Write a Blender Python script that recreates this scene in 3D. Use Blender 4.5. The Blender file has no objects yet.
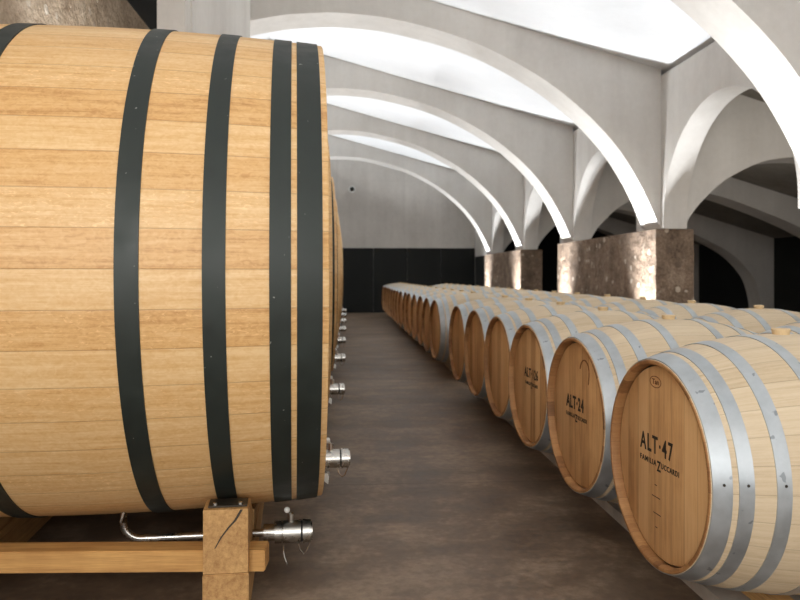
import bpy, bmesh, math, random
from mathutils import Vector, Matrix
random.seed(7)
scene = bpy.context.scene
COL = scene.collection
PI = math.pi

# ------------------------------------------------------------------ materials
def new_mat(name):
    m = bpy.data.materials.new(name); m.use_nodes = True
    nt = m.node_tree; nt.nodes.clear()
    out = nt.nodes.new('ShaderNodeOutputMaterial')
    b = nt.nodes.new('ShaderNodeBsdfPrincipled')
    nt.links.new(b.outputs[0], out.inputs[0])
    return m, nt, b

class G:
    """small node-graph helper"""
    def __init__(s, nt): s.nt = nt
    def n(s, t, **kw):
        nd = s.nt.nodes.new(t)
        for k, v in kw.items(): setattr(nd, k, v)
        return nd
    def link(s, a, b): s.nt.links.new(a, b)
    def val(s, sock, v):
        if hasattr(v, 'is_linked') or hasattr(v, 'links'): s.link(v, sock)
        else: sock.default_value = v
    def math(s, op, a, b=None, c=None):
        nd = s.n('ShaderNodeMath', operation=op)
        s.val(nd.inputs[0], a)
        if b is not None: s.val(nd.inputs[1], b)
        if c is not None: s.val(nd.inputs[2], c)
        return nd.outputs[0]
    def coord(s, which='Object'):
        return s.n('ShaderNodeTexCoord').outputs[which]
    def sep(s, v):
        nd = s.n('ShaderNodeSeparateXYZ'); s.link(v, nd.inputs[0]); return nd.outputs
    def comb(s, x, y, z):
        nd = s.n('ShaderNodeCombineXYZ')
        for i, q in enumerate((x, y, z)): s.val(nd.inputs[i], q)
        return nd.outputs[0]
    def noise(s, v, scale, detail=4, rough=.55, dist=0):
        nd = s.n('ShaderNodeTexNoise'); s.link(v, nd.inputs['Vector'])
        nd.inputs['Scale'].default_value = scale; nd.inputs['Detail'].default_value = detail
        nd.inputs['Roughness'].default_value = rough; nd.inputs['Distortion'].default_value = dist
        return nd.outputs['Fac']
    def white(s, v):
        nd = s.n('ShaderNodeTexWhiteNoise', noise_dimensions='3D'); s.link(v, nd.inputs['Vector']); return nd.outputs['Value']
    def ramp(s, f, stops):
        nd = s.n('ShaderNodeValToRGB'); s.val(nd.inputs[0], f)
        el = nd.color_ramp.elements
        while len(el) < len(stops): el.new(.5)
        for e, (p, c) in zip(el, stops):
            e.position = p; e.color = (*c, 1) if len(c) == 3 else c
        return nd.outputs[0]
    def maprange(s, f, a, b, c, d):
        nd = s.n('ShaderNodeMapRange'); s.val(nd.inputs[0], f)
        for i, q in enumerate((a, b, c, d)): nd.inputs[i + 1].default_value = q
        return nd.outputs[0]
    def mix(s, f, a, b, mode='MIX'):
        nd = s.n('ShaderNodeMix', data_type='RGBA', blend_type=mode)
        s.val(nd.inputs[0], f)
        for i, q in ((6, a), (7, b)):
            if isinstance(q, tuple): nd.inputs[i].default_value = (*q, 1)
            else: s.link(q, nd.inputs[i])
        return nd.outputs[2]
    def bump(s, h, strength, dist, bsdf):
        nd = s.n('ShaderNodeBump'); nd.inputs['Strength'].default_value = strength
        nd.inputs['Distance'].default_value = dist
        s.link(h, nd.inputs['Height']); s.link(nd.outputs[0], bsdf.inputs['Normal'])

def rgb(r, g, b):
    f = lambda c: (c / 255 / 12.92) if c / 255 <= .04045 else ((c / 255 + .055) / 1.055) ** 2.4
    return (f(r), f(g), f(b))

def stave_wood(name, nstaves, lo, mid, hi, grain=1.0, pores=.25, rough=.55, vary=.55, fleck=0.0):
    """staves run along local X around the axis"""
    m, nt, b = new_mat(name); g = G(nt)
    co = g.coord(); x, y, z = g.sep(co)
    rnd = g.n('ShaderNodeObjectInfo').outputs['Random']
    ang = g.math('ARCTAN2', y, z)
    t = g.math('ADD', g.math('MULTIPLY', ang, nstaves / (2 * PI)), 200.5)
    idx = g.math('FLOOR', t); fr = g.math('FRACT', t)
    sv = g.white(g.comb(idx, g.math('MULTIPLY', rnd, 37.0), 1.3))
    sv2 = g.white(g.comb(idx, g.math('MULTIPLY', rnd, 11.0), 7.7))
    off = g.math('MULTIPLY', sv2, 40.0)
    gv = g.comb(g.math('ADD', g.math('MULTIPLY', x, 1.3), off), g.math('MULTIPLY', t, 3.2), g.math('MULTIPLY', rnd, 9.0))
    gr = g.noise(gv, 2.4, 6, .6, .35)
    fine = g.noise(g.comb(g.math('MULTIPLY', x, 3.0), g.math('MULTIPLY', t, 14.0), off), 3.0, 3, .6, .2)
    fl = g.noise(g.comb(g.math('MULTIPLY', x, 26.0), g.math('MULTIPLY', t, 5.0), off), 1.6, 3, .5, 1.2)
    f = g.math('ADD', g.math('MULTIPLY', g.math('POWER', sv, .55), vary), g.math('MULTIPLY', gr, (1.05 - vary) * grain))
    f = g.math('ADD', f, g.math('MULTIPLY', g.math('SUBTRACT', fine, .5), .35))
    f = g.math('ADD', f, g.math('MULTIPLY', g.math('SUBTRACT', fl, .5), pores))
    col = g.ramp(f, [(.12, lo), (.48, mid), (.85, hi)])
    if fleck:
        # medullary ray flecks: short pale curls scattered over some staves
        fk = g.noise(g.comb(g.math('MULTIPLY', x, 13.0), g.math('MULTIPLY', t, 6.0), g.math('ADD', off, 5.0)), 1.5, 2, .5, 2.2)
        fm = g.math('MULTIPLY', g.maprange(fk, .60, .68, 0, fleck), g.maprange(sv2, .35, .75, 0, 1))
        col = g.mix(fm, col, tuple(min(1, c * 1.25) for c in hi))
    seam = g.math('MINIMUM', g.math('MULTIPLY', fr, 40.0), g.math('MULTIPLY', g.math('SUBTRACT', 1.0, fr), 40.0))
    seam = g.math('MINIMUM', seam, 1.0)
    col = g.mix(g.maprange(seam, 0, 1, .45, 0), col, tuple(c * .5 for c in lo))
    g.link(col, b.inputs['Base Color'])
    b.inputs['Roughness'].default_value = rough
    h = g.math('ADD', g.math('MULTIPLY', seam, .5), g.math('MULTIPLY', fine, .15))
    g.bump(h, .35, .004, b)
    return m

def plank_wood(name, width, lo, mid, hi, along='Z', across='Y', rough=.55, seams=True):
    m, nt, b = new_mat(name); g = G(nt)
    s = g.sep(g.coord()); ax = {'X': s[0], 'Y': s[1], 'Z': s[2]}
    third = [k for k in 'XYZ' if k not in (along, across)][0]
    rnd = g.n('ShaderNodeObjectInfo').outputs['Random']
    t = g.math('ADD', g.math('DIVIDE', ax[across], width), g.math('ADD', 100.0, rnd))
    idx = g.math('FLOOR', t); fr = g.math('FRACT', t)
    sv = g.white(g.comb(idx, g.math('MULTIPLY', rnd, 31.0), 2.2))
    off = g.math('ADD', g.math('MULTIPLY', sv, 30.0), g.math('MULTIPLY', rnd, 17.0))
    gv = g.comb(g.math('ADD', g.math('MULTIPLY', ax[along], 1.6), off), g.math('MULTIPLY', ax[across], 34.0), g.math('MULTIPLY', ax[third], 34.0))
    gr = g.noise(gv, 1.5, 6, .6, .5)
    fine = g.noise(g.comb(g.math('MULTIPLY', ax[along], 6.0), g.math('MULTIPLY', ax[across], 170.0), g.math('MULTIPLY', ax[third], 170.0)), 1.5, 3, .6)
    blot = g.noise(g.comb(ax['X'], g.math('ADD', ax['Y'], off), ax['Z']), 5.0, 4, .6)
    f = g.math('ADD', g.math('MULTIPLY', sv, .35 if seams else .1), g.math('MULTIPLY', gr, .55))
    f = g.math('ADD', f, g.math('MULTIPLY', g.math('SUBTRACT', fine, .5), .3))
    f = g.math('ADD', f, g.math('MULTIPLY', g.math('SUBTRACT', blot, .5), .35))
    col = g.ramp(f, [(.15, lo), (.45, mid), (.8, hi)])
    if seams:
        seam = g.math('MINIMUM', g.math('MULTIPLY', fr, 30.0), g.math('MULTIPLY', g.math('SUBTRACT', 1.0, fr), 30.0))
        seam = g.math('MINIMUM', seam, 1.0)
        col = g.mix(g.maprange(seam, 0, 1, .4, 0), col, tuple(c * .5 for c in lo))
    g.link(col, b.inputs['Base Color'])
    b.inputs['Roughness'].default_value = rough
    g.bump(fine, .2, .003, b)
    return m

def metal(name, col, rough, spots=None, metallic=1.0, var=.12):
    m, nt, b = new_mat(name); g = G(nt)
    co = g.coord()
    n1 = g.noise(co, 9.0, 5, .6)
    c = g.ramp(n1, [(.3, tuple(x * (1 - var) for x in col)), (.7, tuple(min(1, x * (1 + var)) for x in col))])
    if spots:
        n2 = g.noise(co, spots[1], 2, .5)
        c = g.mix(g.maprange(n2, spots[2], spots[2] + .03, 0, .8), c, spots[0])
    g.link(c, b.inputs['Base Color'])
    b.inputs['Metallic'].default_value = metallic
    g.link(g.maprange(n1, .3, .7, rough - .08, rough + .1), b.inputs['Roughness'])
    return m

def concrete(name, lo, hi, scale=.8, rough=.9, boards=False):
    m, nt, b = new_mat(name); g = G(nt)
    co = g.coord()
    n1 = g.noise(co, scale, 6, .62); n2 = g.noise(co, 14.0, 5, .6)
    s = g.sep(co)
    streak = g.noise(g.comb(g.math('MULTIPLY', s[0], 3.0), g.math('MULTIPLY', s[1], 3.0), g.math('MULTIPLY', s[2], .25)), 1.2, 4, .6)
    f = g.math('ADD', g.math('MULTIPLY', n1, .55), g.math('MULTIPLY', n2, .18))
    f = g.math('ADD', f, g.math('MULTIPLY', streak, .32))
    col = g.ramp(f, [(.36, lo), (.66, hi)])
    if boards:
        fr = g.math('FRACT', g.math('DIVIDE', s[2], .9))
        ln = g.math('MINIMUM', g.math('MULTIPLY', fr, 70.0), 1.0)
        col = g.mix(g.maprange(ln, 0, 1, .25, 0), col, tuple(c * .6 for c in lo))
        fx = g.math('FRACT', g.math('DIVIDE', g.math('ADD', s[0], .35), 2.3))
        lx = g.math('MINIMUM', g.math('MULTIPLY', fx, 120.0), 1.0)
        col = g.mix(g.maprange(lx, 0, 1, .35, 0), col, tuple(c * .55 for c in lo))
    g.link(col, b.inputs['Base Color'])
    b.inputs['Roughness'].default_value = rough
    g.bump(n2, .12, .02, b)
    return m

def rough_stone(name, cols):
    m, nt, b = new_mat(name); g = G(nt)
    co = g.coord()
    n0 = g.noise(co, 3.0, 5, .6)
    v = g.n('ShaderNodeTexVoronoi'); g.link(co, v.inputs['Vector']); v.inputs['Scale'].default_value = 7.5
    v.inputs['Randomness'].default_value = 1.0
    v2 = g.n('ShaderNodeTexVoronoi'); g.link(co, v2.inputs['Vector']); v2.inputs['Scale'].default_value = 21.0
    n2 = g.noise(co, 30.0, 6, .65)
    cell = g.sep(v.outputs['Color'])[0]
    peb = g.math('LESS_THAN', v.outputs['Distance'], .36)
    peb = g.math('MULTIPLY', peb, g.math('GREATER_THAN', cell, .55))
    f = g.math('ADD', g.math('MULTIPLY', n0, .55), g.math('MULTIPLY', n2, .45))
    base = g.ramp(f, [(.35, cols[0]), (.52, cols[1]), (.68, cols[2])])
    col = g.mix(g.math('MULTIPLY', peb, .75), base, g.ramp(g.sep(v.outputs['Color'])[1], [(.2, cols[3]), (.8, cols[4])]))
    g.link(col, b.inputs['Base Color'])
    b.inputs['Roughness'].default_value = .9
    dome = g.math('SUBTRACT', 1.0, v.outputs['Distance'])
    h = g.math('ADD', g.math('MULTIPLY', dome, .5), g.math('MULTIPLY', n2, .6))
    h = g.math('ADD', h, g.math('MULTIPLY', g.math('SUBTRACT', 1.0, v2.outputs['Distance']), .25))
    g.bump(h, .9, .05, b)
    return m

def floor_mat():
    m, nt, b = new_mat('polished_concrete_floor'); g = G(nt)
    co = g.coord(); s = g.sep(co)
    n1 = g.noise(co, .55, 6, .65, .4); n2 = g.noise(co, 3.2, 6, .7, .3); n3 = g.noise(co, 24.0, 4, .6)
    # broad trowel streaks across the aisle
    n4 = g.noise(g.comb(g.math('MULTIPLY', s[0], .5), g.math('MULTIPLY', s[1], 2.0), 0.0), 1.3, 5, .65, .5)
    f = g.math('ADD', g.math('MULTIPLY', n1, .35), g.math('MULTIPLY', n2, .42))
    f = g.math('ADD', f, g.math('MULTIPLY', n4, .23))
    f = g.math('ADD', f, g.math('MULTIPLY', g.math('SUBTRACT', n3, .5), .15))
    col = g.ramp(f, [(.33, rgb(56, 45, 36)), (.49, rgb(106, 89, 73)), (.62, rgb(150, 132, 112))])
    joint = None
    for y0 in (4.46, 8.4, 12.3, 16.2, 20.1):
        d = g.math('ABSOLUTE', g.math('SUBTRACT', s[1], y0))
        k = g.math('MINIMUM', g.math('DIVIDE', d, .008), 1.0)
        joint = k if joint is None else g.math('MINIMUM', joint, k)
    col = g.mix(g.maprange(joint, 0, 1, .55, 0), col, rgb(30, 26, 23))
    # crack wandering over the slab
    wob = g.noise(g.comb(s[0], 0.0, 0.0), 1.1, 3, .6)
    cd = g.math('ABSOLUTE', g.math('SUBTRACT', g.math('SUBTRACT', s[1], g.math('MULTIPLY', s[0], -1.1)), g.math('ADD', 6.9, g.math('MULTIPLY', wob, .6))))
    ck = g.math('MINIMUM', g.math('DIVIDE', cd, .012), 1.0)
    col = g.mix(g.maprange(ck, 0, 1, .35, 0), col, rgb(40, 34, 30))
    g.link(col, b.inputs['Base Color'])
    g.link(g.maprange(n2, .3, .7, .42, .65), b.inputs['Roughness'])
    b.inputs['Specular IOR Level'].default_value = .35
    g.bump(n3, .08, .01, b)
    return m

M = {}
M['cask'] = stave_wood('honey_oak_staves', 50, rgb(168, 116, 60), rgb(210, 166, 108), rgb(228, 196, 146), 1.05, .5, .48, .29, .5)
M['barrel'] = stave_wood('pale_oak_staves', 30, rgb(166, 145, 114), rgb(196, 177, 147), rgb(211, 195, 168), 1.0, .2, .6, .26)
M['chime'] = stave_wood('toasted_stave_ends', 30, rgb(98, 66, 38), rgb(146, 102, 60), rgb(178, 134, 86), 1.0, .3, .65)
M['head'] = plank_wood('oak_head_planks', .085, rgb(152, 108, 64), rgb(206, 163, 112), rgb(224, 188, 138), 'Z', 'Y', .55)
M['cask_head'] = plank_wood('honey_oak_head_planks', .12, rgb(160, 104, 52), rgb(196, 142, 84), rgb(214, 168, 108), 'Z', 'Y', .5)
M['beam'] = plank_wood('sawn_pine_beam', .4, rgb(150, 108, 62), rgb(200, 160, 104), rgb(222, 186, 132), 'Y', 'X', .7, False)
M['beamx'] = plank_wood('sawn_pine_cross_beam', .4, rgb(158, 112, 60), rgb(206, 160, 96), rgb(224, 184, 124), 'X', 'Y', .7, False)
M['bung'] = plank_wood('pale_bung_wood', .4, rgb(196, 170, 130), rgb(216, 192, 152), rgb(228, 206, 170), 'Z', 'X', .7, False)
M['galv'] = metal('galvanized_steel', rgb(172, 178, 182), .42, (rgb(128, 134, 138), 26.0, .69), .75, .16)
M['black_hoop'] = metal('black_painted_steel', rgb(40, 47, 44), .5, (rgb(150, 152, 146), 42.0, .735), .25, .2)
M['steel'] = metal('stainless_steel', rgb(196, 194, 188), .24, None, 1.0, .06)
M['dark_steel'] = metal('dark_steel_plate', rgb(70, 64, 56), .5, None, .7, .15)
M['rubber'] = metal('black_rubber_seal', rgb(28, 28, 28), .6, None, 0, .1)
M['ink'] = metal('black_stencil_ink', rgb(34, 26, 20), .7, None, 0, .1)
M['brand'] = metal('burnt_brand_mark', rgb(112, 70, 36), .7, None, 0, .1)
M['concrete'] = concrete('board_marked_concrete', rgb(200, 196, 190), rgb(220, 217, 212))
M['wallconc'] = concrete('back_wall_concrete', rgb(180, 175, 169), rgb(206, 202, 196), .7, .9, True)
M['vault'] = concrete('white_vault_plaster', rgb(222, 224, 226), rgb(230, 232, 234), .5)
M['darkwall'] = concrete('near_black_wall', rgb(15, 17, 16), rgb(27, 29, 27), .8)
M['aisle'] = concrete('dimmed_side_vault_concrete', rgb(110, 106, 98), rgb(146, 141, 132), .8)  # darker copy of the concrete; the aisle's dimness is put into its colour
M['stone'] = rough_stone('rough_river_stone', [rgb(92, 76, 62), rgb(138, 118, 100), rgb(176, 156, 136), rgb(104, 88, 74), rgb(214, 200, 182)])
M['stonepale'] = rough_stone('pale_rough_stone', [rgb(150, 130, 108), rgb(190, 170, 146), rgb(214, 198, 176), rgb(160, 142, 122), rgb(234, 224, 208)])
M['floor'] = floor_mat()
M['plinth'] = concrete('rough_concrete_plinth', rgb(132, 125, 116), rgb(178, 170, 160), 2.5)
M['white_plastic'] = metal('white_plastic', rgb(222, 222, 218), .45, None, 0, .03)
M['lens'] = metal('black_lens', rgb(12, 12, 12), .2, None, 0, .03)

# ------------------------------------------------------------------ mesh helpers
def finish(bm, name, mat, parent=None, smooth=True, angle=35):
    bmesh.ops.recalc_face_normals(bm, faces=bm.faces)
    me = bpy.data.meshes.new(name)
    for f in bm.faces: f.smooth = smooth
    bm.to_mesh(me); bm.free()
    mats = mat if isinstance(mat, (list, tuple)) else [mat]
    for k in mats: me.materials.append(M[k])
    if smooth:
        me.set_sharp_from_angle(angle=math.radians(angle))
    o = bpy.data.objects.new(name, me); COL.objects.link(o)
    if parent is not None: o.parent = parent
    return o

def empty(name, loc=(0, 0, 0), rz=0):
    o = bpy.data.objects.new(name, None); COL.objects.link(o)
    o.empty_display_size = .1
    o.location = loc; o.rotation_euler = (0, 0, rz)
    return o

def tag(o, label=None, cat=None, group=None, kind=None):
    if label: o['label'] = label
    if cat: o['category'] = cat
    if group: o['group'] = group
    if kind: o['kind'] = kind
    return o

def add_box(bm, x0, x1, y0, y1, z0, z1, bevel=0):
    vs = [bm.verts.new((x, y, z)) for x in (x0, x1) for y in (y0, y1) for z in (z0, z1)]
    q = [(0, 1, 3, 2), (4, 6, 7, 5), (0, 4, 5, 1), (2, 3, 7, 6), (0, 2, 6, 4), (1, 5, 7, 3)]
    fs = [bm.faces.new([vs[i] for i in f]) for f in q]
    if bevel:
        es = list({e for f in fs for e in f.edges})
        bmesh.ops.bevel(bm, geom=es, offset=bevel, segments=2, affect='EDGES')

def box(name, mat, b, parent=None, bevel=0):
    bm = bmesh.new(); add_box(bm, *b, bevel=bevel)
    return finish(bm, name, mat, parent, smooth=bool(bevel))

def lathe(bm, prof, seg=64, axis='X', closed=False, mats=None, origin=(0, 0, 0)):
    """revolve (a, r) pairs round the axis; r==0 closes with a fan"""
    rings = []
    def pt(a, r, t):
        c, s = math.cos(t) * r, math.sin(t) * r
        p = {'X': (a, s, c), 'Y': (c, a, s), 'Z': (c, s, a)}[axis]
        return tuple(p[i] + origin[i] for i in range(3))
    for a, r in prof:
        if r < 1e-6: rings.append([bm.verts.new(pt(a, 0, 0))])
        else: rings.append([bm.verts.new(pt(a, r, 2 * PI * k / seg)) for k in range(seg)])
    n = len(rings)
    for i in range(n if closed else n - 1):
        A, B = rings[i], rings[(i + 1) % n]
        for k in range(seg):
            k2 = (k + 1) % seg
            if len(A) == 1 and len(B) == 1: continue
            if len(A) == 1: f = bm.faces.new((A[0], B[k2], B[k]))
            elif len(B) == 1: f = bm.faces.new((A[k], A[k2], B[0]))
            else: f = bm.faces.new((A[k], A[k2], B[k2], B[k]))
            if mats: f.material_index = mats[i]

def tube(bm, pts, r, seg=12):
    pts = [Vector(p) for p in pts]
    rings = []
    up = Vector((0, 0, 1))
    for i, p in enumerate(pts):
        d = (pts[min(i + 1, len(pts) - 1)] - pts[max(i - 1, 0)]).normalized()
        u = d.cross(up)
        if u.length < 1e-3: u = d.cross(Vector((0, 1, 0)))
        u.normalize(); v = d.cross(u)
        rings.append([bm.verts.new(p + u * (r * math.cos(2 * PI * k / seg)) + v * (r * math.sin(2 * PI * k / seg))) for k in range(seg)])
    for A, B in zip(rings, rings[1:]):
        for k in range(seg): bm.faces.new((A[k], A[(k + 1) % seg], B[(k + 1) % seg], B[k]))
    bm.faces.new(rings[0]); bm.faces.new(rings[-1][::-1])

def prism(bm, outline, axis, a0, a1):
    """outline of 2-D points extruded along an axis: 'X' -> (y,z), 'Y' -> (x,z)"""
    def p(q, a): return (a, q[0], q[1]) if axis == 'X' else (q[0], a, q[1])
    A = [bm.verts.new(p(q, a0)) for q in outline]
    B = [bm.verts.new(p(q, a1)) for q in outline]
    n = len(outline)
    for k in range(n): bm.faces.new((A[k], A[(k + 1) % n], B[(k + 1) % n], B[k]))
    f1 = bm.faces.new(A); f2 = bm.faces.new(B[::-1])
    f1.normal_update(); f2.normal_update()
    bmesh.ops.triangulate(bm, faces=[f1, f2], ngon_method='EAR_CLIP')

def copy_tree(o, parent=None):
    c = o.copy(); COL.objects.link(c)
    if parent is not None: c.parent = parent
    for ch in kids.get(o.name, []): copy_tree(ch, c)
    return c
kids = {}
def index_kids():
    kids.clear()
    for o in bpy.data.objects:
        if o.parent: kids.setdefault(o.parent.name, []).append(o)

# ------------------------------------------------------------------ dimensions
H = 1.25                       # camera height
XP, XW = 4.40, 4.74            # arcade wall: nave side, aisle side
XC = -.17                      # crown of the nave vault
PIER_TOP = 1.91
S, T, TP = 4.07, .60, .814     # rib spacing and depth, depth of a pier end
Y0 = 10.15                     # near face of the rib at the first pier in view
YB = 25.4                      # back wall
YF = -6.0                      # open end behind the camera
XR = 10.9
XL = -4.90
XRG = -1.45
def gable(x):
    if x > 4.74: return gable(4.74) - .30 * (x - 4.74)
    return 4.156 + .27 * ((4.40 - XRG) - abs(x - XRG))
rib_ys = [Y0 + S * k for k in range(-4, 4)]       # -6.13 ... 22.36

def struct(o): tag(o, kind='structure'); return o

# ------------------------------------------------------------------ room shell
struct(box('floor', 'floor', (XL - .3, XR + .3, YF, YB + .3, -.15, 0)))
bm = bmesh.new()
prism(bm, [(XL - .2, gable(XL - .2)), (XRG, gable(XRG)), (XW, gable(XW)), (XW, gable(XW) + .25), (XRG, gable(XRG) + .25), (XL - .2, gable(XL - .2) + .25)], 'Y', YF, YB + .3)
struct(finish(bm, 'ceiling', 'vault', smooth=False))
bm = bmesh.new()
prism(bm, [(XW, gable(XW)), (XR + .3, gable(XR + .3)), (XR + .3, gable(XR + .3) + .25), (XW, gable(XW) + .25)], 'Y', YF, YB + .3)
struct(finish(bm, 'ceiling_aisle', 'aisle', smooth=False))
struct(box('wall_back', 'wallconc', (XL - .3, XW, YB, YB + .3, 0, 5.7)))
struct(box('wall_back_aisle', 'darkwall', (XW, XR + .3, YB, YB + .3, 0, 4.5)))  # near-black colour stands in for the unlit end of the aisle
struct(box('wall_right', 'darkwall', (XR, XR + .3, YF, YB, 0, 2.6)))  # shade of the unlit aisle put into the wall colour
struct(box('wall_left', 'concrete', (XL - .3, XL, YF, YB, 0, 4.6)))
# dark cladding along the foot of the back wall, in tall sheets with fine gaps
bm = bmesh.new()
x = XL
while x < XP - .02:
    x2 = min(x + 1.16, XP)
    add_box(bm, x + .004, x2 - .004, YB - .04, YB, 0, 2.205)
    x = x2
struct(finish(bm, 'trim_1', 'darkwall', smooth=False))

# arch outline of the nave: (offset from crown, height over the floor)
ARCH = [(0, 3.585), (.4, 3.565), (.75, 3.525), (1.3, 3.41), (1.8, 3.265), (2.28, 3.068), (2.8, 2.79), (3.15, 2.555), (3.44, 2.32), (3.66, 2.115), (3.864, 1.895), (4.01, 1.71), (4.135, 1.525), (4.25, 1.33), (4.36, 1.12), (4.45, .92), (4.52, .76), (4.57, PIER_TOP - H)]
def smooth_curve(p, n=4):
    out = []
    for i in range(len(p) - 1):
        a = p[max(i - 1, 0)] if i else (-p[1][0], p[1][1]); b, c = p[i], p[i + 1]; d = p[min(i + 2, len(p) - 1)]
        for k in range(n):
            t = k / n
            out.append(tuple(.5 * (2 * b[j] + (c[j] - a[j]) * t + (2 * a[j] - 5 * b[j] + 4 * c[j] - d[j]) * t * t + (3 * b[j] - a[j] - 3 * c[j] + d[j]) * t ** 3) for j in (0, 1)))
    out.append(p[-1]); return out
half = smooth_curve(ARCH)
low = [(XC - o, H + z) for o, z in reversed(half)] + [(XC + o, H + z) for o, z in half[1:]]
for i, y in enumerate(rib_ys):
    bm = bmesh.new()
    prism(bm, low + [(XP, gable(XP)), (XRG, gable(XRG)), (XC - 4.57, gable(XC - 4.57))], 'Y', y, y + T)
    struct(finish(bm, 'wall_arch_rib', 'concrete', angle=30))
    # lower rib over the side aisle
    pts = [(XW, .66), (4.80, .80), (4.92, .97), (5.11, 1.17), (5.28, 1.32), (5.46, 1.43), (5.72, 1.56), (5.99, 1.65), (6.43, 1.70), (6.8, 1.685), (7.16, 1.63), (7.66, 1.49), (8.39, 1.23), (8.9, 1.02), (9.44, .76), (9.75, .58), (10.0, .38), (10.2, .17), (10.4, -.12), (10.52, -.5), (10.58, -.9), (10.60, -H)]
    cur = smooth_curve([(XW - .02, .5)] + pts, 3)[3:]
    bm = bmesh.new()
    prism(bm, [(x, H + z) for x, z in cur] + [(XR, 0), (XR, gable(XR)), (XW, gable(XW))], 'Y', y, y + T)
    struct(finish(bm, 'wall_aisle_rib', 'concrete', angle=30))
    # springer on the blind side
    struct(box('wall_left_pilaster', 'stone', (XL, XC - 4.57, y, y + T, 0, PIER_TOP)))

# arcade wall, one arched panel per bay
for i in range(len(rib_ys) - 1):
    ya, yb = rib_ys[i] + TP / 2, rib_ys[i + 1] + TP / 2
    yc, hw = (ya + yb) / 2, 1.55
    rise, spring = 1.46, H + .75
    arc = [(yc - hw * math.cos(a), spring + rise * math.sin(a)) for a in [PI * k / 48 for k in range(49)]]
    bm = bmesh.new()
    prism(bm, [(ya, PIER_TOP), (yc - hw, PIER_TOP)] + arc + [(yc + hw, PIER_TOP), (yb, PIER_TOP), (yb, gable(XW)), (ya, gable(XW))], 'X', XP, XW)
    struct(finish(bm, 'wall_arcade', 'concrete', angle=30))
ya = rib_ys[-1] + TP / 2
struct(box('wall_arcade', 'concrete', (XP, XW, ya, YB, PIER_TOP, gable(XW))))
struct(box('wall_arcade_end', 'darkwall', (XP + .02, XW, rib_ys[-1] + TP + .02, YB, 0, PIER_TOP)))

# stone piers under every other bay, faces roughened in the mesh
def stone_pier(y_a, y_b):
    bm = bmesh.new()
    x0, x1 = XP - .075, XP + .475
    def face(p, u, v, nu, nv):
        g = [[bm.verts.new(Vector(p) + Vector(u) * (i / nu) + Vector(v) * (j / nv)) for j in range(nv + 1)] for i in range(nu + 1)]
        for i in range(nu):
            for j in range(nv): bm.faces.new((g[i][j], g[i + 1][j], g[i + 1][j + 1], g[i][j + 1]))
    Ly, Lx, Lz = y_b - y_a, x1 - x0, PIER_TOP
    ny, nx, nz = int(Ly / .06), 8, int(Lz / .06)
    face((x0, y_a, 0), (0, Ly, 0), (0, 0, Lz), ny, nz)
    face((x1, y_a, 0), (0, Ly, 0), (0, 0, Lz), ny, nz)
    face((x0, y_a, 0), (Lx, 0, 0), (0, 0, Lz), nx, nz)
    face((x0, y_b, 0), (Lx, 0, 0), (0, 0, Lz), nx, nz)
    face((x0, y_a, Lz), (Lx, 0, 0), (0, Ly, 0), nx, ny)
    bmesh.ops.remove_doubles(bm, verts=bm.verts, dist=.0005)
    for v in bm.verts:
        edge = (abs(v.co.x - x0) < .001 or abs(v.co.x - x1) < .001) + (abs(v.co.y - y_a) < .001 or abs(v.co.y - y_b) < .001) + (v.co.z > Lz - .001)
        a = .012 if edge < 2 else .004
        if v.co.z > .01: v.co += Vector((random.uniform(-a, a), random.uniform(-a, a), random.uniform(-a, a) if v.co.z < Lz - .001 else 0))
    return struct(finish(bm, 'stone_pier', 'stone', smooth=True, angle=60))
for k in (-4, -2, 0, 2):
    stone_pier(Y0 + S * k, Y0 + S * (k + 1) + (TP if k >= 0 else .64))

# tall stone side wall, dark panel and hanging concrete wall over the casks
struct(box('wall_stone', 'stonepale', (-2.75, -2.35, YF, 9.6, 0, 4.2)))
struct(box('trim_2', 'darkwall', (-2.6, -2.42, 6.6, 10.1, 4.2, gable(-2.42) - .02)))
bm = bmesh.new(); add_box(bm, -1.52, -1.30, 6.08, 10.14, 2.75, gable(-1.30) - .0)
struct(finish(bm, 'wall_hanging', 'concrete', smooth=False))
struct(box('trim_3', 'concrete', (-1.30, -1.285, 6.30, 6.34, 2.75, gable(-1.3) - .01)))

# ------------------------------------------------------------------ oak barrels
L2, RB, RH = .50, .460, .371
def rb(x): return RB - (RB - RH) * (abs(x) / L2) ** 2
def ring_band(r0, r1, th, a, b, seg=72, outward=0.0):
    bm = bmesh.new()
    lathe(bm, [(a, r0), (a, r0 + th), (b, r1 + th), (b, r1)], seg, 'X', closed=True)
    return bm

def text_mesh(body, size, xscale, bold=0.0, spacing=1.0):
    cu = bpy.data.curves.new('txt', 'FONT'); cu.body = body; cu.size = size
    cu.align_x = 'CENTER'; cu.offset = bold; cu.space_character = spacing; cu.resolution_u = 3
    ob = bpy.data.objects.new('txt', cu); COL.objects.link(ob)
    dg = bpy.context.evaluated_depsgraph_get()
    me = bpy.data.meshes.new_from_object(ob.evaluated_get(dg))
    pts = [(v.co.x * xscale, v.co.y) for v in me.vertices]
    fcs = [list(p.vertices) for p in me.polygons]
    bpy.data.objects.remove(ob); bpy.data.curves.remove(cu); bpy.data.meshes.remove(me)
    return pts, fcs

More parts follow.
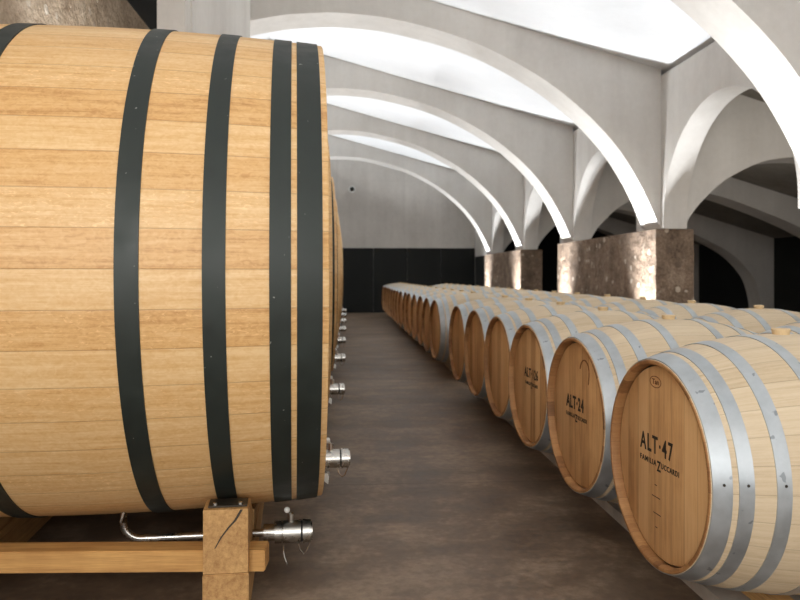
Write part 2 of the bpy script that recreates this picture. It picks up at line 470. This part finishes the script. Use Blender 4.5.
XHEAD = -L2 + .032
def stencil(name, lines, mat, parent, x=XHEAD - .0012, th=.001):
    """lines: (text, size, u0, u1, v, bold, spacing): fitted between u0 and u1 (u to the reader's right, v up)"""
    bm = bmesh.new()
    for body, size, u0, u1, v, bold, sp in lines:
        pts, fcs = text_mesh(body, size, 1.0, bold, sp)
        a, b = min(p[0] for p in pts), max(p[0] for p in pts)
        vs = [bm.verts.new((x, -(u0 + (p[0] - a) / (b - a) * (u1 - u0)), p[1] + v)) for p in pts]
        for f in fcs:
            try: bm.faces.new([vs[i] for i in f])
            except ValueError: pass
    bmesh.ops.remove_doubles(bm, verts=bm.verts, dist=1e-6)
    ret = bmesh.ops.extrude_face_region(bm, geom=list(bm.faces))
    for v in ret['geom']:
        if isinstance(v, bmesh.types.BMVert): v.co.x += th
    return finish(bm, name, mat, parent, smooth=False)

def build_barrel(rivets=True):
    root = empty('wine_barrel')
    n = 28
    prof = [(-L2 + .046, RH - .015), (-L2 + .012, RH - .019), (-L2, RH - .013), (-L2, RH - .003), (-L2 + .003, RH)]
    xs = [-L2 + .003 + (2 * L2 - .006) * k / n for k in range(1, n)]
    prof += [(x, rb(x)) for x in xs]
    prof += [(L2 - .003, RH), (L2, RH - .003), (L2, RH - .013), (L2 - .012, RH - .019), (L2 - .046, RH - .015)]
    mats = [1, 1, 1, 1] + [0] * n + [1, 1, 1, 1]
    bm = bmesh.new(); lathe(bm, prof, 72, 'X', mats=mats[:len(prof) - 1])
    finish(bm, 'staves', ['barrel', 'chime'], root, angle=40)
    for s in (-1, 1):
        bm = bmesh.new()
        a = s * (L2 - .032)
        lathe(bm, [(a, 0), (a, RH - .030), (a - s * .004, RH - .023), (a - s * .024, RH - .023), (a - s * .024, 0)], 72, 'X')
        finish(bm, 'head', 'head', root, angle=40)
    for s in (-1, 1):
        for a, b in ((.006, .062), (.080, .124), (.188, .232), (.352, .394)):
            xa, xb = s * (L2 - a), s * (L2 - b)
            h = finish(ring_band(rb(xa) - .001, rb(xb) - .001, .0035, xa, xb), 'hoop', 'galv', root, angle=40)
            if rivets and s < 0:
                xm = (xa + xb) / 2; t = math.radians(-86)
                for d in (.004,):
                    bm = bmesh.new()
                    r = rb(xm + d) + .0024
                    lathe(bm, [(0, .005), (.002, .0042), (.003, 0)], 10, 'Z', origin=(0, 0, 0))
                    bmesh.ops.transform(bm, matrix=Matrix.Translation((xm + d, math.sin(t) * r, math.cos(t) * r)) @ Matrix.Rotation(-t, 4, 'X'), verts=bm.verts)
                    finish(bm, 'rivet', 'dark_steel', h)
    bm = bmesh.new(); lathe(bm, [(RB - .006, 0), (RB - .006, .028), (RB + .018, .033), (RB + .021, .030), (RB + .021, 0)], 20, 'Z')
    finish(bm, 'bung', 'bung', root)
    return root

proto = build_barrel(True)
index_kids()
proto_far = build_barrel(False)
index_kids()

PITCH = .96
BROT = math.radians(4.0)
XB1, YB1, ZB = 1.097 + L2, 2.600 + L2 * math.sin(BROT), .576
BZ = ZB
ORD = ['', 'second', 'third', 'fourth', 'fifth', 'sixth', 'seventh', 'eighth', 'ninth', 'tenth', 'eleventh', 'twelfth', 'thirteenth', 'fourteenth', 'fifteenth', 'sixteenth', 'seventeenth', 'eighteenth', 'nineteenth', 'twentieth', 'twenty-first', 'twenty-second', 'twenty-third']
SPECIAL = {
    0: 'pale oak barrel stencilled ALT·47 on its head, largest in view',
    1: 'pale oak barrel stencilled ALT·24, with curved brown scratch on its head',
    2: 'pale oak barrel stencilled ALT·126 beside the aisle',
    3: 'plain-headed oak barrel just beyond the one stencilled ALT·126',
    4: 'plain-headed oak barrel two beyond the one stencilled ALT·126',
    5: 'plain-headed oak barrel on the camera side of the gap in the aisle row',
    7: 'oak barrel on the far side of the gap in the aisle row, hooped flank exposed',
}
fam = ('FAMILIA', .030, .92, .0012, 1.12)
n1 = 0
fronts = {}
used = set()
def place(src, x, y, rz, roll, label, group):
    if src.name not in used: o = src; used.add(src.name)
    else: o = copy_tree(src)
    o.location = (x, y, BZ); o.rotation_euler = (roll, 0, rz)
    tag(o, label, 'barrel', group)
    return o
for k in range(22):
    if k == 6: continue
    n1 += 1
    lab = SPECIAL.get(k, f'oak wine barrel in the aisle row, {ORD[n1 - 1]} counted from the ALT·47 barrel')
    near = k < 6
    o = place(proto if near else proto_far, XB1 + random.uniform(-.012, .012) * (k > 2), YB1 + PITCH * k, BROT + random.uniform(-.012, .012), random.uniform(-.03, .03) if k else 0, lab, 'oak barrels in the aisle row')
    fronts[k] = o
n2 = 0
for k in range(19):
    n2 += 1
    lab = 'oak wine barrel in the inner row, first at the camera end' if n2 == 1 else f'oak wine barrel in the inner row behind, {ORD[n2 - 1]} from its camera end'
    place(proto_far, 2.72 + random.uniform(-.015, .015), 2.83 + PITCH * k, BROT + random.uniform(-.012, .012), random.uniform(-.05, .05), lab, 'oak barrels in the inner row')

def family(v, a, b):
    w = b - a
    return [('FAMILIA', .027, a, a + .44 * w, v + .006, .0006, 1.25), ('Z', .052, a + .455 * w, a + .555 * w, v - .009, .0014, 1.0), ('UCCARDI', .027, a + .565 * w, b, v + .006, .0006, 1.2)]
stencil('lettering', [('ALT·47', .090, -.165, .082, .024, .0016, 1.22)] + family(-.026, -.165, .124), 'ink', fronts[0])
stencil('lettering', [('ALT·24', .088, -.165, .062, .016, .0026, 1.10)] + family(-.036, -.165, .10), 'ink', fronts[1])
stencil('lettering', [('ALT·126', .082, -.120, .135, .045, .0022, 1.12)] + family(-.008, -.10, .13), 'ink', fronts[2])
# burnt oval brand on the first head, and faint pencil dashes below its lettering
bm = bmesh.new()
def oval(bm, u, v, a, b, w, x, n=40):
    ring = []
    for k in range(n):
        t = 2 * PI * k / n
        ring.append([bm.verts.new((xx, -(u + (a + d) * math.cos(t)), v + (b + d) * math.sin(t))) for xx, d in ((x, 0), (x, w), (x + .001, w), (x + .001, 0))])
    for k in range(n):
        A, B = ring[k], ring[(k + 1) % n]
        for j in range(4): bm.faces.new((A[j], A[(j + 1) % 4], B[(j + 1) % 4], B[j]))
oval(bm, -.045, .286, .040, .019, .003, XHEAD - .0012)
finish(bm, 'oval_brand', 'brand', fronts[0], smooth=False)
stencil('brand_lettering', [('Tan', .027, -.070, -.020, .278, .0006, 1.0)], 'brand', fronts[0])
def dash_marks(items, parent):
    for u, v, ln in items:
        bm = bmesh.new(); add_box(bm, XHEAD - .0012, XHEAD, -u - ln, -u, v, v + .0025)
        finish(bm, 'pencil_dash', 'ink', parent, smooth=False)
dash_marks([(-.05, -.092, .016), (-.07, -.135, .06), (-.06, -.195, .055), (-.045, -.245, .014)], fronts[0])
# curved scratch on the second head
bm = bmesh.new()
pts = [(XHEAD - .0005, -(.075 + .055 * math.cos(t)), .215 + .055 * math.sin(t)) for t in [PI * (.95 - .95 * k / 14) for k in range(15)]] + [(XHEAD - .0005, -.128, .19), (XHEAD - .0005, -.122, .16)]
tube(bm, pts, .0035, 6); finish(bm, 'scratch', 'brand', fronts[1])

# long timber rails the barrels lie on
PZ = .055
struct(box('floor_plinth', 'plinth', (1.372, 3.36, 1.2, 24.2, 0, PZ)))
for x, xc, y0, lab in ((1.53, XB1, 2.36, 'sawn timber rail under the aisle row of barrels, on the aisle side'), (XB1 + .33, XB1, 2.36, 'sawn timber rail under the aisle row of barrels, on the inner side'),
               (2.72 - .28, 2.72, 2.5, 'sawn timber rail under the inner row of barrels, towards the aisle'), (2.72 + .28, 2.72, 2.5, 'sawn timber rail under the inner row of barrels, on the pier side')):
    zt = BZ - rb(max(0, abs(x - xc) - .062)) - .006
    r = box('barrel_rail', 'beam', (-.046, .046, 0, 21.0, PZ, zt), bevel=.004)
    r.location = (x, y0, 0)
    tag(r, lab, 'timber rail', 'timber rails under the barrels')

# ------------------------------------------------------------------ big casks
RC, RCB, LC = 1.0, 1.038, .90           # head radius, bilge radius, half length
def rc(x): return RCB - (RCB - RC) * (abs(x) / LC) ** 2

def valve_body(bm, x0, z, y, r, lens):
    """turned body along +X: list of (length, radius factor)"""
    prof = [(x0, 0)]; x = x0
    for ln, f in lens:
        prof += [(x, r * f), (x + ln, r * f)]; x += ln
    prof.append((x, 0))
    lathe(bm, prof, 28, 'X', origin=(0, y, z))
    return x

def chain(parent, pts, mat='steel'):
    bm = bmesh.new(); tube(bm, pts, .0028, 6)
    return finish(bm, 'chain', mat, parent)

def build_tap(parent, x, y, z, r, name):
    bm = bmesh.new(); e = valve_body(bm, x, z, y, r, [(.045, .72), (.028, .98), (.006, .82), (.072, 1.0)])
    t = finish(bm, name, 'steel', parent, angle=30)
    bm = bmesh.new(); e2 = valve_body(bm, e, z, y, r, [(.008, .9)]); finish(bm, 'seal', 'rubber', t, angle=30)
    bm = bmesh.new(); e3 = valve_body(bm, e2, z, y, r, [(.008, 1.06), (.026, 1.0), (.006, .8)]); finish(bm, 'cap', 'steel', t, angle=30)
    bm = bmesh.new()
    sx = e - .040
    lathe(bm, [(z + r * .9, .0), (z + r * .9, .011), (z + r * 1.65, .011), (z + r * 1.65, 0)], 14, 'Z', origin=(sx, y, 0))
    hnd = finish(bm, 'handle', 'steel', t, angle=30)
    bm = bmesh.new(); tube(bm, [(sx, y, z + r * 1.55), (sx - .004, y - .012, z + r * 1.8), (sx - .014, y - .022, z + r * 2.05)], .005, 8)
    finish(bm, 'handle_lever', 'steel', hnd)
    bm = bmesh.new(); bmesh.ops.create_uvsphere(bm, u_segments=14, v_segments=8, radius=.0125, matrix=Matrix.Translation((sx - .016, y - .024, z + r * 2.12)))
    finish(bm, 'handle_ball', 'white_plastic', hnd)
    chain(t, [(e - .01, y - .01, z - r * 1.0), (e - .002, y - .012, z - r * 1.6), (e + .012, y - .012, z - r * 1.95), (e + .024, y - .012, z - r * 1.75), (e + .036, y - .01, z - r * 1.1), (e3 - .002, y - .01, z - r * .3)])
    return t

def build_cask():
    root = empty('oak_cask')
    n = 36
    prof = [(-LC + .085, RC - .055), (-LC + .02, RC - .06), (-LC, RC - .048), (-LC, RC - .004), (-LC + .004, RC)]
    xs = [-LC + .004 + (2 * LC - .008) * k / n for k in range(1, n)]
    prof += [(x, rc(x)) for x in xs]
    prof += [(LC - .004, RC), (LC, RC - .004), (LC, RC - .048), (LC - .02, RC - .06), (LC - .085, RC - .055)]
    bm = bmesh.new(); lathe(bm, prof, 128, 'X'); finish(bm, 'staves', 'cask', root, angle=40)
    for s in (-1, 1):
        bm = bmesh.new(); a = s * (LC - .075)
        lathe(bm, [(a, 0), (a, RC - .075), (a - s * .01, RC - .056), (a - s * .05, RC - .056), (a - s * .05, 0)], 128, 'X')
        finish(bm, 'head', 'cask_head', root, angle=40)
    for s in (-1, 1):
        for a, b in ((.022, .106), (.126, .196), (.335, .408), (.602, .676)):
            xa, xb = s * (LC - a), s * (LC - b)
            bm = ring_band(rc(xa) - .001, rc(xb) - .001, .006, xa, xb, 128)
            finish(bm, 'hoop', 'black_hoop', root, angle=40)
    # tap on the head, its bracket, and the drain with its valve
    t = build_tap(root, LC - .058, 0, -.872, .043, 'tap')
    bm = bmesh.new(); prism(bm, [(LC - .07, -.935), (LC + .045, -.935), (LC + .040, -.985), (LC + .015, -.965), (LC - .07, -.955)], 'Y', -.025, .025)
    finish(bm, 'spout_bracket', 'steel', t, smooth=False)
    yd, zd = -.36, -1.080
    bm = bmesh.new()
    c = .07
    pts = [(.105, yd, -.94), (.105, yd, zd + c)] + [(.105 + c - c * math.cos(a), yd, zd + c - c * math.sin(a)) for a in [PI / 2 * k / 8 for k in range(1, 9)]] + [(.68, yd, zd)]
    tube(bm, pts, .0155, 16); dp = finish(bm, 'drain_pipe', 'steel', root)
    d = build_tap(root, .66, yd, zd, .046, 'drain_valve')
    chain(d, [(.74, yd - .02, zd - .05), (.745, yd - .03, zd - .09), (.755, yd - .03, zd - .125)])
    return root

SX = .538
def build_cradle():
    """timber cradle: saddles along Y under the cask, base beams and cross beams; origin on the floor under the cask centre"""
    root = empty('cask_cradle')
    zc = CZ
    for x in (SX, -SX):
        bm = bmesh.new()
        ys = [-.71 + 1.42 * k / 40 for k in range(41)]
        r = rc(abs(x) - .08) + .014
        top = [(y, min(.402, zc - math.sqrt(r * r - y * y))) for y in ys]
        if x > 0:      # slot that lets the drain pipe through
            top = [q for q in top if q[0] < -.43] + [(-.43, zc - math.sqrt(r * r - .43 ** 2)), (-.43, .172), (-.29, .172), (-.29, zc - math.sqrt(r * r - .29 ** 2))] + [q for q in top if q[0] > -.28]
        prism(bm, top + [(.71, .170), (-.71, .170)], 'X', x - .08, x + .08)
        finish(bm, 'saddle', 'beam', root, smooth=False)
        b = box('base_beam', 'beam', (x - .082, x + .082, -.715, .715, 0, .168), root, bevel=.004)
    # drying crack in the end grain of the front saddle
    bm = bmesh.new()
    q = [(SX + .052, .400), (SX + .030, .362), (SX + .006, .335), (SX - .020, .300), (SX - .040, .262), (SX - .036, .262), (SX - .014, .300), (SX + .012, .333), (SX + .038, .360), (SX + .062, .400)]
    prism(bm, q, 'Y', -.7112, -.709)
    finish(bm, 'crack', 'dark_steel', root, smooth=False)
    for y in (-.66, .56):
        cb = box('cross_beam', 'beamx', (-1.40, .140, 0, .105, .155, .234), root, bevel=.004)
        cb.location = (SX, y, 0); cb.rotation_euler = (0, 0, math.radians(-7))
    for x in (SX, -SX):
        p = box('saddle_plate', 'dark_steel', (x - .065, x + .075, -.69, -.60, .404, .410), root)
        for dx in (-.04, .05):
            bm = bmesh.new(); lathe(bm, [(.4095, .009), (.417, .009), (.417, 0)], 6, 'Z', origin=(x + dx, -.675, 0))
            finish(bm, 'bolt', 'steel', p, smooth=False)
    return root

CZ = 1.272
CROT = math.radians(4.0)
# chime end facing the aisle is at X=-.058 on the camera side
NC = 8
CXC = -.128 - LC * math.cos(CROT)
CYC = 3.47 - LC * math.sin(CROT)
cask, cradle = build_cask(), build_cradle()
index_kids()
for k in range(NC):
    c = cask if k == 0 else copy_tree(cask)
    d = cradle if k == 0 else copy_tree(cradle)
    y = CYC + 2.135 * k
    c.location = (CXC, y, CZ); c.rotation_euler = (0, 0, CROT)
    if k: c.location.x -= .03
    d.location = (c.location.x, y, 0); d.rotation_euler = (0, 0, CROT)
    tag(c, 'huge honey-coloured oak cask with wide black hoops filling one side of view' if k == 0 else f'huge oak cask with black hoops, {ORD[k]} along the row from the camera', 'cask', 'large oak casks along the aisle')
    tag(d, 'pale timber cradle under the huge cask that fills the view' if k == 0 else f'timber cradle under the {ORD[k]} huge cask along the row', 'cradle', 'timber cradles under the casks')

# ------------------------------------------------------------------ camera on the back wall
sc_ = empty('security_camera', (.17, YB, 4.25))
sc_.scale = (1.35, 1.35, 1.35)
tag(sc_, 'small white security camera fixed high on the concrete back wall', 'camera')
bm = bmesh.new(); lathe(bm, [(0, 0), (0, .06), (-.03, .055), (-.03, 0)], 20, 'Y'); finish(bm, 'mount_plate', 'white_plastic', sc_)
bm = bmesh.new(); tube(bm, [(0, -.02, 0), (0, -.10, -.01), (0, -.14, -.04)], .018, 10); finish(bm, 'arm', 'white_plastic', sc_)
bm = bmesh.new(); lathe(bm, [(-.10, 0), (-.10, .075), (-.26, .085), (-.30, .085), (-.30, .06)], 22, 'Y', origin=(0, 0, -.06)); finish(bm, 'housing', 'white_plastic', sc_)
bm = bmesh.new(); lathe(bm, [(-.285, .06), (-.292, .04), (-.296, 0)], 18, 'Y', origin=(0, 0, -.06)); finish(bm, 'lens', 'lens', sc_)

# ------------------------------------------------------------------ lights
def spot(loc, target, power, size, blend=.6, rad=.06, col=(1, 1, 1)):
    l = bpy.data.lights.new('uplight', 'SPOT'); l.energy = power; l.spot_size = math.radians(size); l.spot_blend = blend
    l.shadow_soft_size = rad; l.color = col
    o = bpy.data.objects.new('uplight', l); COL.objects.link(o); o.location = loc
    o.rotation_euler = (Vector(target) - Vector(loc)).to_track_quat('-Z', 'Y').to_euler()
    return o
UP, UP2 = 580, 330
COOL = (.95, .975, 1.0)
for i, y in enumerate(rib_ys):
    if y < -3: continue
    yc = y + T / 2
    spot((XP - .36, yc, .45), (XP - 1.5, yc, 4.2), UP, 86, .6, .05, COOL)
    spot((XP - .45, yc, .50), (XC + 1.2, yc, 4.75), UP2, 70, .7, .05, COOL)
    spot((XP - .48, yc, .35), (XP, yc, 1.35), 430, 84, 1.0, .04, COOL)      # washes the pier end
    if y < 9:      # added spot that brightens the tall stone wall, set behind the casks
        spot((-2.12, yc, 2.2), (-1.75, yc, 5.0), UP * .24, 120, .6, .05, COOL)
    else:
        spot((XC - 4.21, yc, .45), (XC - 4.57 + 1.5, yc, 4.2), UP, 86, .6, .05, COOL)
        spot((XC - 4.12, yc, .50), (XC - 1.2, yc, 4.75), UP2, 70, .7, .05, COOL)

def area(loc, rot, sx, sy, power, col=(1, 1, 1)):
    l = bpy.data.lights.new('area_light', 'AREA'); l.shape = 'RECTANGLE'; l.size = sx; l.size_y = sy; l.energy = power; l.color = col
    o = bpy.data.objects.new('area_light', l); COL.objects.link(o); o.location = loc; o.rotation_euler = rot
    return o
# daylight through the open end of the hall behind the camera
area((.5, YF + .1, 2.6), (math.radians(78), 0, 0), 8.0, 4.4, 350, (1.0, .97, .93))
area((-1.9, -2.4, 2.3), (math.radians(86), 0, math.radians(-42)), 2.4, 2.8, 190, (1.0, .97, .94))  # added unseen fill that brightens the barrel heads and cask fronts
# added point fills along the side aisle that brighten its ribs
for y, p in ((4.0, 50), (7.7, 80), (12.2, 22), (16.3, 8), (20.4, 5)):
    l = bpy.data.lights.new('aisle_fill', 'POINT'); l.energy = p; l.shadow_soft_size = .25; l.color = (1.0, .96, .90)
    o = bpy.data.objects.new('aisle_fill', l); COL.objects.link(o); o.location = (6.3, y, 2.35)
# lamp field hanging under the vault crown
for y in (0.2, 4.0, 8.1, 12.2, 16.2, 20.3):
    pass

w = bpy.data.worlds.new('World'); scene.world = w; w.use_nodes = True
w.node_tree.nodes['Background'].inputs[0].default_value = (.9, .95, 1.0, 1)
w.node_tree.nodes['Background'].inputs[1].default_value = .5

# ------------------------------------------------------------------ viewpoint
cd = bpy.data.cameras.new('camera'); cam = bpy.data.objects.new('camera', cd); COL.objects.link(cam)
cam.location = (0, 0, H); cam.rotation_euler = (math.radians(90), 0, math.radians(-4.08))
cd.sensor_width = 36; cd.lens = 743 / 800 * 36; cd.shift_y = -24 / 800
cd.dof.use_dof = True; cd.dof.focus_distance = 2.75; cd.dof.aperture_fstop = 4.0
scene.camera = cam

scene.view_settings.view_transform = 'Standard'; scene.view_settings.look = 'None'
scene.view_settings.exposure = -0.1; scene.view_settings.gamma = 1
scene.view_settings.use_curve_mapping = False
scene.cycles.max_bounces = 8; scene.cycles.diffuse_bounces = 7
scene.cycles.sample_clamp_indirect = 6
scene.cycles.use_denoising = True
